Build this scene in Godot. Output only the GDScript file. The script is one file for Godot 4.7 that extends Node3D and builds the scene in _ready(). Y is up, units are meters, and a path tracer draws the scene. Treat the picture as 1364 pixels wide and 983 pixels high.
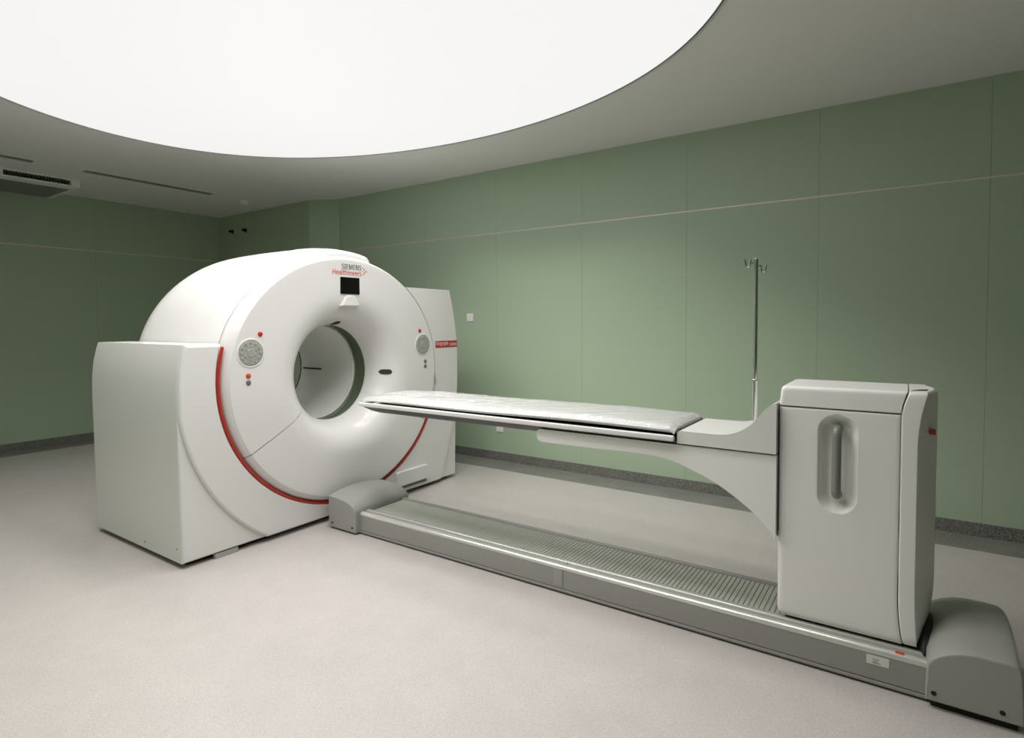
extends Node3D
# A PET-CT scanner in a green treatment room under one large luminous ceiling panel.
# x runs along the patient table (gantry at -x), z across it, y up, metres.

const YC := 1.075        # height of the bore axis
const ZC := -2.90        # z of the bore axis
const CEIL := 3.039
const WALL_Z := -4.92
const WALL_X := -8.49

const SLOT_X := -7.04     # slot diffusers: centre line, half width, ends
const SLOT_W := 0.066
const SLOTS := [[-3.83, -2.49], [-2.075, -0.735]]

var M := {}
var taken := {}

# ------------------------------------------------------------------ mesh builder
class MB:
	var t := PackedVector3Array()

	func tri(a: Vector3, b: Vector3, c: Vector3) -> void:
		t.append(a); t.append(b); t.append(c)

	func quad(a: Vector3, b: Vector3, c: Vector3, d: Vector3) -> void:
		tri(a, b, c); tri(a, c, d)

	# rows of points of equal length
	func grid(rows: Array, wrap := false) -> void:
		for i in rows.size() - 1:
			var p: PackedVector3Array = rows[i]
			var q: PackedVector3Array = rows[i + 1]
			var n := p.size()
			for j in (n if wrap else n - 1):
				var k := (j + 1) % n
				quad(p[j], p[k], q[k], q[j])

	static func inset(poly: PackedVector2Array, d: float) -> PackedVector2Array:
		var n := poly.size()
		var out := PackedVector2Array()
		for i in n:
			var a := poly[(i + n - 1) % n]
			var b := poly[i]
			var c := poly[(i + 1) % n]
			var e1 := (b - a).normalized()
			var e2 := (c - b).normalized()
			var n1 := Vector2(-e1.y, e1.x)
			var n2 := Vector2(-e2.y, e2.x)
			var m := (n1 + n2)
			var l := m.length()
			if l < 0.001:
				m = n1
			else:
				m = m / l
			var k: float = 1.0 / maxf(0.35, m.dot(n1))
			out.append(b + m * d * k)
		return out

	static func ccw(poly: PackedVector2Array) -> PackedVector2Array:
		var p := PackedVector2Array()
		for q in poly:
			if p.is_empty() or p[p.size() - 1].distance_to(q) > 0.0004:
				p.append(q)
		if p.size() > 2 and p[0].distance_to(p[p.size() - 1]) < 0.0004:
			p.remove_at(p.size() - 1)
		if Geometry2D.is_polygon_clockwise(p):
			p.reverse()
		# Godot's 2D is y down: make the signed area positive
		var s := 0.0
		for i in p.size():
			s += p[i].cross(p[(i + 1) % p.size()])
		if s < 0.0:
			p.reverse()
		return p

	static func put(q: Vector2, d: float, mode: String) -> Vector3:
		if mode == "x":
			return Vector3(d, q.y, q.x)      # outline in (z, y)
		if mode == "z":
			return Vector3(q.x, q.y, d)      # outline in (x, y)
		return Vector3(q.x, d, q.y)          # outline in (x, z)

	# outline extruded from d0 to d1 with rounded edges of radius c (cb at the d1 end)
	func prism(outline: PackedVector2Array, d0: float, d1: float, mode: String, c := 0.0, seg := 3, cb := -1.0) -> void:
		var poly := ccw(outline)
		if cb < 0.0:
			cb = c
		var s := signf(d1 - d0)
		var rings: Array = []
		var first: PackedVector2Array
		var last: PackedVector2Array
		if c > 0.0:
			for k in seg + 1:
				var a := PI / 2 * k / seg
				var q := inset(poly, c * (1.0 - sin(a)))
				if k == 0:
					first = q
				rings.append([q, d0 + s * c * (1.0 - cos(a))])
		else:
			first = poly
			rings.append([poly, d0])
		if cb > 0.0:
			for k in range(seg, -1, -1):
				var a := PI / 2 * k / seg
				var q := inset(poly, cb * (1.0 - sin(a)))
				last = q
				rings.append([q, d1 - s * cb * (1.0 - cos(a))])
		else:
			last = poly
			rings.append([poly, d1])
		var rows: Array = []
		for r in rings:
			var row := PackedVector3Array()
			for q in r[0]:
				row.append(put(q, r[1], mode))
			rows.append(row)
		grid(rows, true)
		for e in [[first, d0, false], [last, d1, true]]:
			var pl: PackedVector2Array = e[0]
			var ix := Geometry2D.triangulate_polygon(pl)
			if ix.is_empty():
				ix = Geometry2D.triangulate_polygon(poly)
				pl = poly
			for i in range(0, ix.size(), 3):
				var a := put(pl[ix[i]], e[1], mode)
				var b := put(pl[ix[i + 1]], e[1], mode)
				var cc := put(pl[ix[i + 2]], e[1], mode)
				# the winding of the caps follows the sides
				var nrm := (cc - a).cross(b - a)
				var ax := put(Vector2.ZERO, 1.0, mode)
				var want: float = (-s if not e[2] else s)
				if nrm.dot(ax) * want * side_sign(mode) < 0.0:
					tri(a, cc, b)
				else:
					tri(a, b, cc)

	static func side_sign(_mode: String) -> float:
		return 1.0

	func box(lo: Vector3, hi: Vector3, c := 0.0, seg := 2) -> void:
		prism(PackedVector2Array([Vector2(lo.x, lo.y), Vector2(hi.x, lo.y), Vector2(hi.x, hi.y), Vector2(lo.x, hi.y)]), hi.z, lo.z, "z", c, seg)

	func tube(path: PackedVector3Array, r: float, n := 12, caps := true, closed := false) -> void:
		var rows: Array = []
		var m := path.size()
		var ref := Vector3.ZERO
		for i in m:
			var d: Vector3
			if closed:
				d = (path[(i + 1) % m] - path[(i + m - 1) % m]).normalized()
			else:
				d = (path[mini(i + 1, m - 1)] - path[maxi(i - 1, 0)]).normalized()
			if ref == Vector3.ZERO:
				ref = d.cross(Vector3.UP if absf(d.y) < 0.9 else Vector3.RIGHT).normalized()
			ref = (ref - d * ref.dot(d)).normalized()
			var up := d.cross(ref)
			var row := PackedVector3Array()
			for k in n:
				var a := TAU * k / n
				row.append(path[i] + (ref * cos(a) + up * sin(a)) * r)
			rows.append(row)
		if closed:
			rows.append(rows[0])
		grid(rows, true)
		if caps and not closed:
			for e in [0, m - 1]:
				var row: PackedVector3Array = rows[e]
				for k in n:
					tri(path[e], row[k], row[(k + 1) % n])

	# profile of (radius, height) turned round the axis ax at o
	func lathe(o: Vector3, ax: Vector3, prof: Array, n := 24) -> void:
		var z := ax.normalized()
		var x := z.cross(Vector3.UP if absf(z.y) < 0.9 else Vector3.RIGHT).normalized()
		var y := z.cross(x)
		var rows: Array = []
		for p in prof:
			var row := PackedVector3Array()
			for k in n:
				var a := TAU * k / n
				row.append(o + z * p.y + (x * cos(a) + y * sin(a)) * p.x)
			rows.append(row)
		grid(rows, true)

	# normals averaged over neighbours within an angle
	func mesh(angle := 38.0) -> ArrayMesh:
		var keep := PackedVector3Array()
		var fn := PackedVector3Array()
		for i in range(0, t.size(), 3):
			var nr := (t[i + 2] - t[i]).cross(t[i + 1] - t[i])
			if nr.length_squared() > 1e-16:
				keep.append(t[i]); keep.append(t[i + 1]); keep.append(t[i + 2])
				fn.append(nr)
		var ids := {}
		var vid := PackedInt32Array()
		var touch: Array = []
		for i in keep.size():
			var p := keep[i]
			var k := Vector3i(roundi(p.x * 20000.0), roundi(p.y * 20000.0), roundi(p.z * 20000.0))
			var id: int = ids.get(k, -1)
			if id < 0:
				id = touch.size()
				ids[k] = id
				touch.append([])
			vid.append(id)
			@warning_ignore("integer_division")
			touch[id].append(i / 3)
		var un := PackedVector3Array()
		for f in fn:
			un.append(f.normalized())
		var ca := cos(deg_to_rad(angle))
		var nn := PackedVector3Array()
		for i in keep.size():
			@warning_ignore("integer_division")
			var f := i / 3
			var s := Vector3.ZERO
			var u := un[f]
			for g in touch[vid[i]]:
				if un[g].dot(u) > ca:
					s += fn[g]
			nn.append(s.normalized())
		var arr := []
		arr.resize(Mesh.ARRAY_MAX)
		arr[Mesh.ARRAY_VERTEX] = keep
		arr[Mesh.ARRAY_NORMAL] = nn
		var am := ArrayMesh.new()
		am.add_surface_from_arrays(Mesh.PRIMITIVE_TRIANGLES, arr)
		return am

# ------------------------------------------------------------------ helpers
func numbered(called: String) -> String:
	var k: int = taken.get(called, 0)
	taken[called] = k + 1
	return called if k == 0 else "%s_%03d" % [called, k]

func part(called: String, mb: MB, mat: Material, parent: Node, label := "", angle := 38.0) -> MeshInstance3D:
	return inst(called, mb.mesh(angle), mat, parent, label)

func inst(called: String, mesh: Mesh, mat: Material, parent: Node, label := "") -> MeshInstance3D:
	var o := MeshInstance3D.new()
	o.name = numbered(called) if parent == self else called
	o.mesh = mesh
	o.material_override = mat
	parent.add_child(o, true)
	if label:
		o.set_meta("label", label)
	return o

func thing(called: String, label: String, category: String, at := Vector3.ZERO, group := "") -> Node3D:
	var o := Node3D.new()
	o.name = numbered(called)
	add_child(o)
	o.position = at
	o.set_meta("label", label)
	o.set_meta("category", category)
	if group:
		o.set_meta("group", group)
	return o

func struct(called: String, mb: MB, mat: Material) -> MeshInstance3D:
	var o := part(called, mb, mat, self)
	o.set_meta("kind", "structure")
	return o

func boxm(lo: Vector3, hi: Vector3, c := 0.0, seg := 2) -> MB:
	var b := MB.new()
	b.box(lo, hi, c, seg)
	return b

func mat(rgb: Color, rough: float, metal := 0.0, spec := 0.5) -> StandardMaterial3D:
	var m := StandardMaterial3D.new()
	m.albedo_color = rgb
	m.roughness = rough
	m.metallic = metal
	m.metallic_specular = spec
	m.cull_mode = BaseMaterial3D.CULL_DISABLED
	return m

func tiled(m: StandardMaterial3D, tex: Texture2D, scale: float) -> StandardMaterial3D:
	m.albedo_texture = tex
	m.uv1_triplanar = true
	m.uv1_world_triplanar = true
	m.uv1_scale = Vector3.ONE * scale
	return m

# speckled sheet: grains of a few sizes round a mean tone, mildly cloudy
func speckle(size: int, grain: float, cloud: float, rng_seed: int, dots: float, dot_depth: float, coarse: float) -> ImageTexture:
	var rng := RandomNumberGenerator.new()
	rng.seed = rng_seed
	var nz := FastNoiseLite.new()
	nz.seed = rng_seed
	nz.frequency = 0.012
	nz.fractal_octaves = 3
	var big := nz.get_seamless_image(size, size)
	var nz2 := FastNoiseLite.new()
	nz2.seed = rng_seed + 7
	nz2.frequency = 0.35
	var mid := nz2.get_seamless_image(size, size)
	big.convert(Image.FORMAT_L8)
	mid.convert(Image.FORMAT_L8)
	var bd := big.get_data()
	var md := mid.get_data()
	var out := PackedByteArray()
	out.resize(size * size * 3)
	for i in size * size:
		var v := 1.0 + (bd[i] / 255.0 - 0.5) * cloud + (md[i] / 255.0 - 0.5) * coarse + (rng.randf() - 0.5) * grain
		var r := rng.randf()
		if r < dots:
			v -= dot_depth
		elif r > 1.0 - dots:
			v += dot_depth * 0.6
		var b := int(clampf(v * 0.86, 0.0, 1.0) * 255.0)
		out[i * 3] = b
		out[i * 3 + 1] = b
		out[i * 3 + 2] = b
	var im := Image.create_from_data(size, size, false, Image.FORMAT_RGB8, out)
	im.generate_mipmaps()
	return ImageTexture.create_from_image(im)

func P2(a: Array) -> PackedVector2Array:
	var o := PackedVector2Array()
	for q in a:
		o.append(Vector2(q[0], q[1]))
	return o

# smooth curve through points
func smooth2(pts: PackedVector2Array, n: int) -> PackedVector2Array:
	var o := PackedVector2Array()
	var m := pts.size()
	for i in m - 1:
		for k in n:
			o.append(pts[i].cubic_interpolate(pts[i + 1], pts[maxi(i - 1, 0)], pts[mini(i + 2, m - 1)], float(k) / n))
	o.append(pts[m - 1])
	return o

func rounded(pts: Array, radii: Array, seg := 6) -> PackedVector2Array:
	var o := PackedVector2Array()
	var n := pts.size()
	for i in n:
		var b := Vector2(pts[i][0], pts[i][1])
		var a := Vector2(pts[(i + n - 1) % n][0], pts[(i + n - 1) % n][1])
		var c := Vector2(pts[(i + 1) % n][0], pts[(i + 1) % n][1])
		var r: float = radii[i]
		if r <= 0.0:
			o.append(b)
			continue
		var p := b + (a - b).normalized() * r
		var q := b + (c - b).normalized() * r
		for k in seg + 1:
			var u := float(k) / seg
			o.append(p.lerp(b, u).lerp(b.lerp(q, u), u))
	return o

# ------------------------------------------------------------------ materials
func make_materials() -> void:
	M.white = mat(Color(0.86, 0.855, 0.848), 0.22)
	M.white_matt = mat(Color(0.915, 0.91, 0.90), 0.36)
	M.bore = mat(Color(0.92, 0.925, 0.905), 0.35)
	M.dark_gap = mat(Color(0.38, 0.43, 0.34), 0.3)
	M.black = mat(Color(0.035, 0.035, 0.03), 0.6)
	M.screen = mat(Color(0.02, 0.02, 0.018), 0.12)
	M.red = mat(Color(0.72, 0.16, 0.06), 0.35)
	M.red_strip = mat(Color(0.70, 0.18, 0.08), 0.4)
	M.print_dark = mat(Color(0.16, 0.17, 0.16), 0.5)
	M.print_orange = mat(Color(0.80, 0.27, 0.12), 0.5)
	M.grille = tiled(mat(Color(0.74, 0.75, 0.715), 0.45, 0.1), speckle(128, 0.5, 0.0, 5, 0.1, 0.25, 0.3), 14.0)
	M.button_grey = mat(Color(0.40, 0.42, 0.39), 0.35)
	M.plinth = mat(Color(0.06, 0.065, 0.055), 0.7)
	M.rail = mat(Color(0.59, 0.585, 0.57), 0.38, 0.0)
	M.rail_highlight = mat(Color(0.82, 0.82, 0.80), 0.24, 0.4)  # paler tone, painted highlight of the rounded rail edge
	M.cap = mat(Color(0.62, 0.62, 0.605), 0.42)
	M.slat = mat(Color(0.67, 0.675, 0.64), 0.5)
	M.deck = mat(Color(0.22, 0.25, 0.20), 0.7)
	M.handle = mat(Color(0.50, 0.505, 0.49), 0.33)
	M.chrome = mat(Color(0.80, 0.80, 0.79), 0.16, 1.0)
	M.mattress = mat(Color(0.75, 0.75, 0.74), 0.5)
	var film := mat(Color(0.93, 0.93, 0.93, 0.18), 0.2)
	film.transparency = BaseMaterial3D.TRANSPARENCY_ALPHA
	M.film = film
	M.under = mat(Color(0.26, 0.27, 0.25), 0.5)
	M.sticker = mat(Color(0.86, 0.86, 0.84), 0.5)
	M.ceiling = mat(Color(0.90, 0.895, 0.88), 0.85)
	M.panel = mat(Color(0.655, 0.725, 0.625), 0.5)
	M.wall_core = mat(Color(0.60, 0.67, 0.57), 0.8)
	M.floor = tiled(mat(Color(0.865, 0.838, 0.822), 0.42), speckle(1024, 0.08, 0.03, 3, 0.04, 0.08, 0.16), 0.36)
	M.granite = tiled(mat(Color(0.53, 0.53, 0.505), 0.4), speckle(512, 0.30, 0.1, 11, 0.14, 0.35, 1.1), 0.55)
	M.granite_floor = tiled(mat(Color(0.60, 0.605, 0.575), 0.35), speckle(512, 0.22, 0.1, 12, 0.10, 0.22, 0.7), 0.55)
	M.trim_metal = mat(Color(0.90, 0.82, 0.79), 0.4, 0.35)
	M.alu = mat(Color(0.82, 0.82, 0.80), 0.4, 0.3)
	var glow := mat(Color(0.3, 0.3, 0.3), 0.6)
	glow.emission_enabled = true
	glow.emission = Color(1.0, 0.995, 0.99)
	glow.emission_energy_multiplier = 0.88
	M.glow = glow

# ------------------------------------------------------------------ camera and light
func make_camera() -> void:
	var f := 769.896
	var cam := Camera3D.new()
	cam.name = "camera"
	add_child(cam)
	var th := 0.9723
	var pitch := 0.0379
	var roll := -0.0052
	var fw := Vector3(-cos(th), 0, -sin(th))
	var rt := Vector3(sin(th), 0, -cos(th))
	var fw2 := fw * cos(pitch) - Vector3.UP * sin(pitch)
	var up2 := Vector3.UP * cos(pitch) + fw * sin(pitch)
	var rt3 := rt * cos(roll) + up2 * sin(roll)
	var up3 := up2 * cos(roll) - rt * sin(roll)
	cam.transform = Transform3D(Basis(rt3, up3, -fw2), Vector3(0, 1.45, 0))
	cam.projection = Camera3D.PROJECTION_FRUSTUM
	cam.near = 0.05
	cam.far = 60.0
	cam.size = cam.near * 983.0 / f
	cam.frustum_offset = Vector2(0, -(491.5 - 459.296) / f * cam.near)
	cam.current = true

func make_environment() -> void:
	var we := WorldEnvironment.new()
	we.name = "environment"
	var e := Environment.new()
	e.background_mode = Environment.BG_COLOR
	e.background_color = Color(0, 0, 0)
	e.tonemap_mode = Environment.TONE_MAPPER_LINEAR
	e.tonemap_exposure = 1.0
	e.sdfgi_enabled = true
	e.ssao_enabled = true
	e.ssil_enabled = true
	we.environment = e
	add_child(we)

const SPOT_POWER := 19.5
const LIGHT_POWER := 0.15      # radiance of the panel beyond its visible glow
const LIGHT_C := Vector2(-2.95, -2.17)
const LIGHT_R := Vector2(2.55, 1.78)
func light_edge(ph: float, grow := 0.0) -> Vector2:
	var k := 1.013 - 0.009 * cos(ph) + 0.009 * sin(ph) - 0.026 * cos(2 * ph) + 0.013 * sin(2 * ph) - 0.007 * cos(4 * ph) + 0.005 * sin(4 * ph)
	var d := Vector2(cos(ph) * LIGHT_R.x, sin(ph) * LIGHT_R.y)
	return LIGHT_C + d * k + d.normalized() * grow

func make_ceiling_light() -> void:
	var t := thing("ceiling_light", "huge oval glowing white panel set flush in the ceiling", "ceiling light", Vector3(LIGHT_C.x, CEIL, LIGHT_C.y))
	var n := 160
	var outline := func(grow: float) -> PackedVector2Array:
		var o := PackedVector2Array()
		for i in n:
			o.append(light_edge(TAU * i / n, grow) - LIGHT_C)
		return o
	var mb := MB.new()
	mb.prism(outline.call(-0.012), -0.006, 0.0, "y")
	part("glowing_membrane", mb, M.glow, t)
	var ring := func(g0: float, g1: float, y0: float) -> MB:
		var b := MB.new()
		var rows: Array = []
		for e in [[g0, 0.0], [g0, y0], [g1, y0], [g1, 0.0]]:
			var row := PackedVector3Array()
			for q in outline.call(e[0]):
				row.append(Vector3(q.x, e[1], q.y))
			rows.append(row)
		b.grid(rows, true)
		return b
	part("shadow_gap_ring", ring.call(-0.012, 0.002, -0.004), M.button_grey, t, "grey ring painted for the shadow gap round the glowing panel")  # grey ring puts the shade of the panel joint into colour
	part("edge_trim", ring.call(0.002, 0.016, -0.010), M.alu, t, "slim pale metal edge strip")
	# the light itself: rectangles side by side that fill the oval
	var strips := 9
	for i in strips:
		var w := LIGHT_R.x * 2.0 * 0.985 / strips
		var lx := -LIGHT_R.x * 0.985 + w * (i + 0.5)
		var d := LIGHT_R.y * 1.01 * sqrt(1.0 - pow(lx / LIGHT_R.x, 2.0))
		var al := AreaLight3D.new()
		al.name = "panel_light"
		al.area_size = Vector2(w, d * 2.0)
		al.light_energy = LIGHT_POWER * w * d * 2.0 / PI
		al.light_color = Color(1.0, 0.99, 0.98)
		al.shadow_enabled = true
		al.area_range = 20.0
		al.rotation_degrees = Vector3(-90, 0, 0)
		t.add_child(al, true)
		al.position = Vector3(lx, -0.02, 0)
	# the down-facing lamps behind the membrane throw most of their light steeply
	var spots: Array = []
	for i in 7:
		for j in 5:
			var q := Vector2((i - 3) / 3.25, (j - 2) / 2.35)
			if q.length() < 0.97:
				spots.append(q)
	for q in spots:
		var sp := SpotLight3D.new()
		sp.name = "panel_spot"
		sp.light_energy = SPOT_POWER / spots.size()
		sp.light_color = Color(1.0, 0.99, 0.98)
		sp.light_size = 0.22
		sp.spot_angle = 64.0
		sp.spot_angle_attenuation = 0.4
		sp.spot_range = 20.0
		sp.spot_attenuation = 2.0
		sp.shadow_enabled = true
		sp.rotation_degrees = Vector3(-90, 0, 0)
		t.add_child(sp, true)
		sp.position = Vector3(q.x * LIGHT_R.x, -0.03, q.y * LIGHT_R.y)

# ------------------------------------------------------------------ room
func make_room() -> void:
	var x1 := 3.6
	var z1 := 0.6
	struct("floor", boxm(Vector3(WALL_X - 0.2, -0.1, -5.12), Vector3(x1 + 0.2, 0.0, z1 + 0.2)), M.floor)
	# the ceiling slab is open where the slot diffusers sit
	var cl := MB.new()
	var sx0 := SLOT_X - SLOT_W
	var sx1 := SLOT_X + SLOT_W
	cl.box(Vector3(WALL_X - 0.2, CEIL, -5.12), Vector3(sx0, CEIL + 0.15, z1 + 0.2))
	cl.box(Vector3(sx1, CEIL, -5.12), Vector3(x1 + 0.2, CEIL + 0.15, z1 + 0.2))
	for e in [[-5.12, SLOTS[0][0]], [SLOTS[0][1], SLOTS[1][0]], [SLOTS[1][1], z1 + 0.2]]:
		cl.box(Vector3(sx0, CEIL, e[0]), Vector3(sx1, CEIL + 0.15, e[1]))
	struct("ceiling", cl, M.ceiling)
	var wb := struct("wall_back", boxm(Vector3(-6.02, 0, WALL_Z - 0.16), Vector3(x1, CEIL, WALL_Z - 0.012)), M.wall_core)
	var wl := struct("wall_left", boxm(Vector3(WALL_X - 0.16, 0, -5.0), Vector3(WALL_X - 0.012, CEIL, z1)), M.wall_core)
	struct("wall_right", boxm(Vector3(x1, 0, -5.0), Vector3(x1 + 0.16, CEIL, z1)), M.panel)
	struct("wall_front", boxm(Vector3(WALL_X - 0.16, 0, z1), Vector3(x1 + 0.16, CEIL, z1 + 0.16)), M.panel)
	# the nearer stretch of wall in the corner and its angled return
	var zb := -4.725
	var ret := MB.new()
	ret.prism(P2([[WALL_X, zb - 0.012], [-6.37, zb - 0.012], [-6.02, WALL_Z - 0.012], [-6.02, -5.08], [WALL_X, -5.08]]), 0.0, CEIL, "y")
	var wr := struct("wall_corner", ret, M.wall_core)
	# panels
	var joint := 2.386
	var bands := [[0.093, joint - 0.005], [joint + 0.005, CEIL]]
	var xs: Array = [-6.02]
	var x := 0.44 - 0.9966 * 6
	while x < x1:
		if x > -5.9:
			xs.append(x)
		x += 0.9966
	xs.append(x1)
	for i in xs.size() - 1:
		for b in bands:
			part("panel", boxm(Vector3(xs[i] + 0.0005, b[0], WALL_Z - 0.012), Vector3(xs[i + 1] - 0.0005, b[1], WALL_Z), 0.0006, 1), M.panel, wb)
	var zs: Array = [zb]
	var z := zb + 0.62
	while z < z1:
		zs.append(z)
		z += 0.9966
	zs.append(z1)
	for i in zs.size() - 1:
		for b in bands:
			part("panel", boxm(Vector3(WALL_X - 0.012, b[0], zs[i] + 0.0005), Vector3(WALL_X, b[1], zs[i + 1] - 0.0005), 0.0006, 1), M.panel, wl)
	for b in bands:
		for e in [[WALL_X, -7.37], [-7.37, -6.37]]:
			part("panel", boxm(Vector3(e[0] + 0.001, b[0], zb - 0.012), Vector3(e[1] - 0.001, b[1], zb), 0.0015, 1), M.panel, wr)
		var pm := MB.new()
		pm.prism(P2([[-6.37, zb], [-6.02, WALL_Z], [-6.02, WALL_Z - 0.012], [-6.37, zb - 0.012]]), b[0], b[1], "y")
		part("panel", pm, M.panel, wr)
	# metal strip in the joint
	struct("trim_1", boxm(Vector3(-6.02, joint - 0.005, WALL_Z - 0.011), Vector3(x1, joint + 0.005, WALL_Z + 0.0015), 0.001, 1), M.trim_metal)
	struct("trim_2", boxm(Vector3(WALL_X - 0.011, joint - 0.005, zb), Vector3(WALL_X - 0.002, joint + 0.005, z1), 0.001, 1), M.trim_metal)
	struct("trim_3", boxm(Vector3(WALL_X, joint - 0.005, zb - 0.011), Vector3(-6.37, joint + 0.005, zb - 0.002), 0.001, 1), M.trim_metal)
	# granite skirting and the darker border laid in the floor
	struct("baseboard_back", boxm(Vector3(-6.02, 0, WALL_Z - 0.012), Vector3(x1, 0.093, WALL_Z + 0.004), 0.002, 1), M.granite)
	struct("baseboard_left", boxm(Vector3(WALL_X - 0.012, 0, zb), Vector3(WALL_X + 0.004, 0.093, z1), 0.002, 1), M.granite)
	struct("baseboard_corner", boxm(Vector3(WALL_X, 0, zb - 0.012), Vector3(-6.37, 0.093, zb + 0.004), 0.002, 1), M.granite)
	var sl := MB.new()
	sl.prism(P2([[-6.37, zb + 0.004], [-6.02, WALL_Z + 0.004], [-6.02, WALL_Z - 0.012], [-6.37, zb - 0.012]]), 0.0, 0.093, "y")
	struct("baseboard_return", sl, M.granite)
	var bd := MB.new()
	bd.prism(P2([[WALL_X, z1], [WALL_X, zb], [-6.37, zb], [-6.02, WALL_Z], [x1, WALL_Z], [x1, WALL_Z + 0.307], [-5.93, WALL_Z + 0.307], [-6.28, zb + 0.307], [WALL_X + 0.307, zb + 0.307], [WALL_X + 0.307, z1]]), 0.002, -0.02, "y")
	struct("trim_4", bd, M.granite_floor)

# ------------------------------------------------------------------ things on walls and ceiling
func make_fittings() -> void:
	# light switch and socket on the back wall
	var sw := thing("light_switch", "small square white switch plate on the green wall right of scanner", "light switch", Vector3(-3.898, 1.511, WALL_Z))
	part("plate", boxm(Vector3(-0.044, -0.043, 0), Vector3(0.044, 0.043, 0.009), 0.003), M.white_matt, sw)
	part("rocker", boxm(Vector3(-0.030, -0.030, 0.009), Vector3(0.030, 0.030, 0.013), 0.002), M.white_matt, sw)
	var so := thing("wall_socket", "small white socket plate low on the wall under the patient table", "socket", Vector3(-3.511, 0.335, WALL_Z))
	part("plate", boxm(Vector3(-0.044, -0.03, 0), Vector3(0.044, 0.03, 0.009), 0.003), M.white_matt, so)
	part("cover_flap", boxm(Vector3(-0.034, -0.021, 0.009), Vector3(0.034, 0.021, 0.012), 0.0015), M.white_matt, so)
	# two dark pipe ends high in the far corner
	var at := [Vector3(-8.149, 2.801, -4.725), Vector3(-7.811, 2.791, -4.725)]
	for i in 2:
		var st := thing("pipe_end", ["dark pipe end high on the wall nearest the far corner", "dark ringed pipe end high on the wall below the smoke detector"][i], "pipe end", at[i], "pipe ends in the far corner")
		var fl := MB.new()
		fl.lathe(Vector3.ZERO, Vector3(0, 0, 1), [Vector2(0.0, 0.004), Vector2(0.030, 0.004), Vector2(0.034, 0.0)], 20)
		part("flange", fl, M.print_dark, st)
		var pp := MB.new()
		pp.lathe(Vector3.ZERO, Vector3(0, 0, 1), [Vector2(0.018, 0.004), Vector2(0.018, 0.05), Vector2(0.012, 0.05), Vector2(0.012, 0.01), Vector2(0.0, 0.01)], 20)
		part("pipe", pp, M.black, st)
	# smoke detector
	var sd := thing("smoke_detector", "small round white smoke detector on the ceiling", "smoke detector", Vector3(-7.096, CEIL, -4.277))
	var b := MB.new()
	b.lathe(Vector3.ZERO, Vector3(0, -1, 0), [Vector2(0.065, 0.0), Vector2(0.065, 0.014), Vector2(0.055, 0.018), Vector2(0.0, 0.018)], 28)
	part("base", b, M.white_matt, sd)
	var h := MB.new()
	h.lathe(Vector3.ZERO, Vector3(0, -1, 0), [Vector2(0.050, 0.016), Vector2(0.048, 0.034), Vector2(0.034, 0.048), Vector2(0.0, 0.050)], 28)
	part("sensor_head", h, M.white_matt, sd)
	# slot diffusers
	var dl := ["long slot air diffuser in the ceiling between light and corner", "slot air diffuser in the ceiling cut by the left picture edge"]
	for i in 2:
		var z0: float = SLOTS[i][0]
		var z1: float = SLOTS[i][1]
		var d := thing("slot_diffuser", dl[i], "air diffuser", Vector3(SLOT_X, CEIL, (z0 + z1) / 2), "slot diffusers in the ceiling")
		var hl := (z1 - z0) / 2
		var w := SLOT_W
		# open-bottomed duct box above the slot
		var du := MB.new()
		for e in [[-w, 0.006, -w + 0.002, -hl, hl], [w - 0.002, 0.006, w, -hl, hl], [-w, 0.006, w, -hl, -hl + 0.002], [-w, 0.006, w, hl - 0.002, hl], [-w, 0.140, w, -hl, hl]]:
			du.box(Vector3(e[0], e[1], e[3]), Vector3(e[2], 0.145, e[4]))
		part("duct_box", du, M.handle, d)
		var fr := MB.new()
		for e in [[-w - 0.010, -w + 0.002, -hl - 0.010, hl + 0.010], [w - 0.002, w + 0.010, -hl - 0.010, hl + 0.010], [-w, w, -hl - 0.010, -hl + 0.002], [-w, w, hl - 0.002, hl + 0.010]]:
			fr.box(Vector3(e[0], -0.004, e[2]), Vector3(e[1], 0, e[3]), 0.001, 1)
		part("frame", fr, M.ceiling, d)
		part("blade", boxm(Vector3(-0.016, -0.002, -hl + 0.002), Vector3(0.014, 0.002, hl - 0.002), 0.0005, 1), M.handle, d)
	# suspended air conditioner at the left edge
	var ac := thing("air_conditioner", "white ceiling-hung air conditioner with a long dark outlet slot", "air conditioner", Vector3(-7.55, CEIL, -2.64))
	var body := MB.new()
	body.prism(P2([[-0.14, 0.0], [-0.14, -0.088], [-0.86, -0.088], [-0.90, -0.06], [-0.90, 0.0]]), 0.0, 1.35, "z", 0.004, 2)
	# fascia with a real opening: bottom lip, top strip and the two solid ends
	body.prism(P2([[0.0, -0.064], [0.0, -0.078], [-0.03, -0.085], [-0.14, -0.088], [-0.14, -0.064]]), 0.0, 1.35, "z", 0.003, 2)
	body.box(Vector3(-0.14, -0.012, 0.0), Vector3(0.0, 0.0, 1.35), 0.002, 1)
	body.box(Vector3(-0.14, -0.066, 0.0), Vector3(0.0, -0.010, 0.085), 0.002, 1)
	body.box(Vector3(-0.14, -0.066, 0.66), Vector3(0.0, -0.010, 1.35), 0.002, 1)
	part("housing", body, M.white_matt, ac)
	var vn := 22
	for k in vn:
		var zz := 0.105 + 0.54 * k / (vn - 1)
		part("vane", boxm(Vector3(-0.05, -0.064, zz - 0.002), Vector3(-0.006, -0.012, zz + 0.002)), M.button_grey, ac)
	part("coil_guard", boxm(Vector3(-0.138, -0.063, 0.087), Vector3(-0.130, -0.013, 0.658)), M.button_grey, ac)
	var gr := MB.new()
	gr.box(Vector3(-0.80, -0.094, 0.06), Vector3(-0.14, -0.088, 1.28), 0.002, 1)
	part("intake_grille", gr, M.button_grey, ac)
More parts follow.
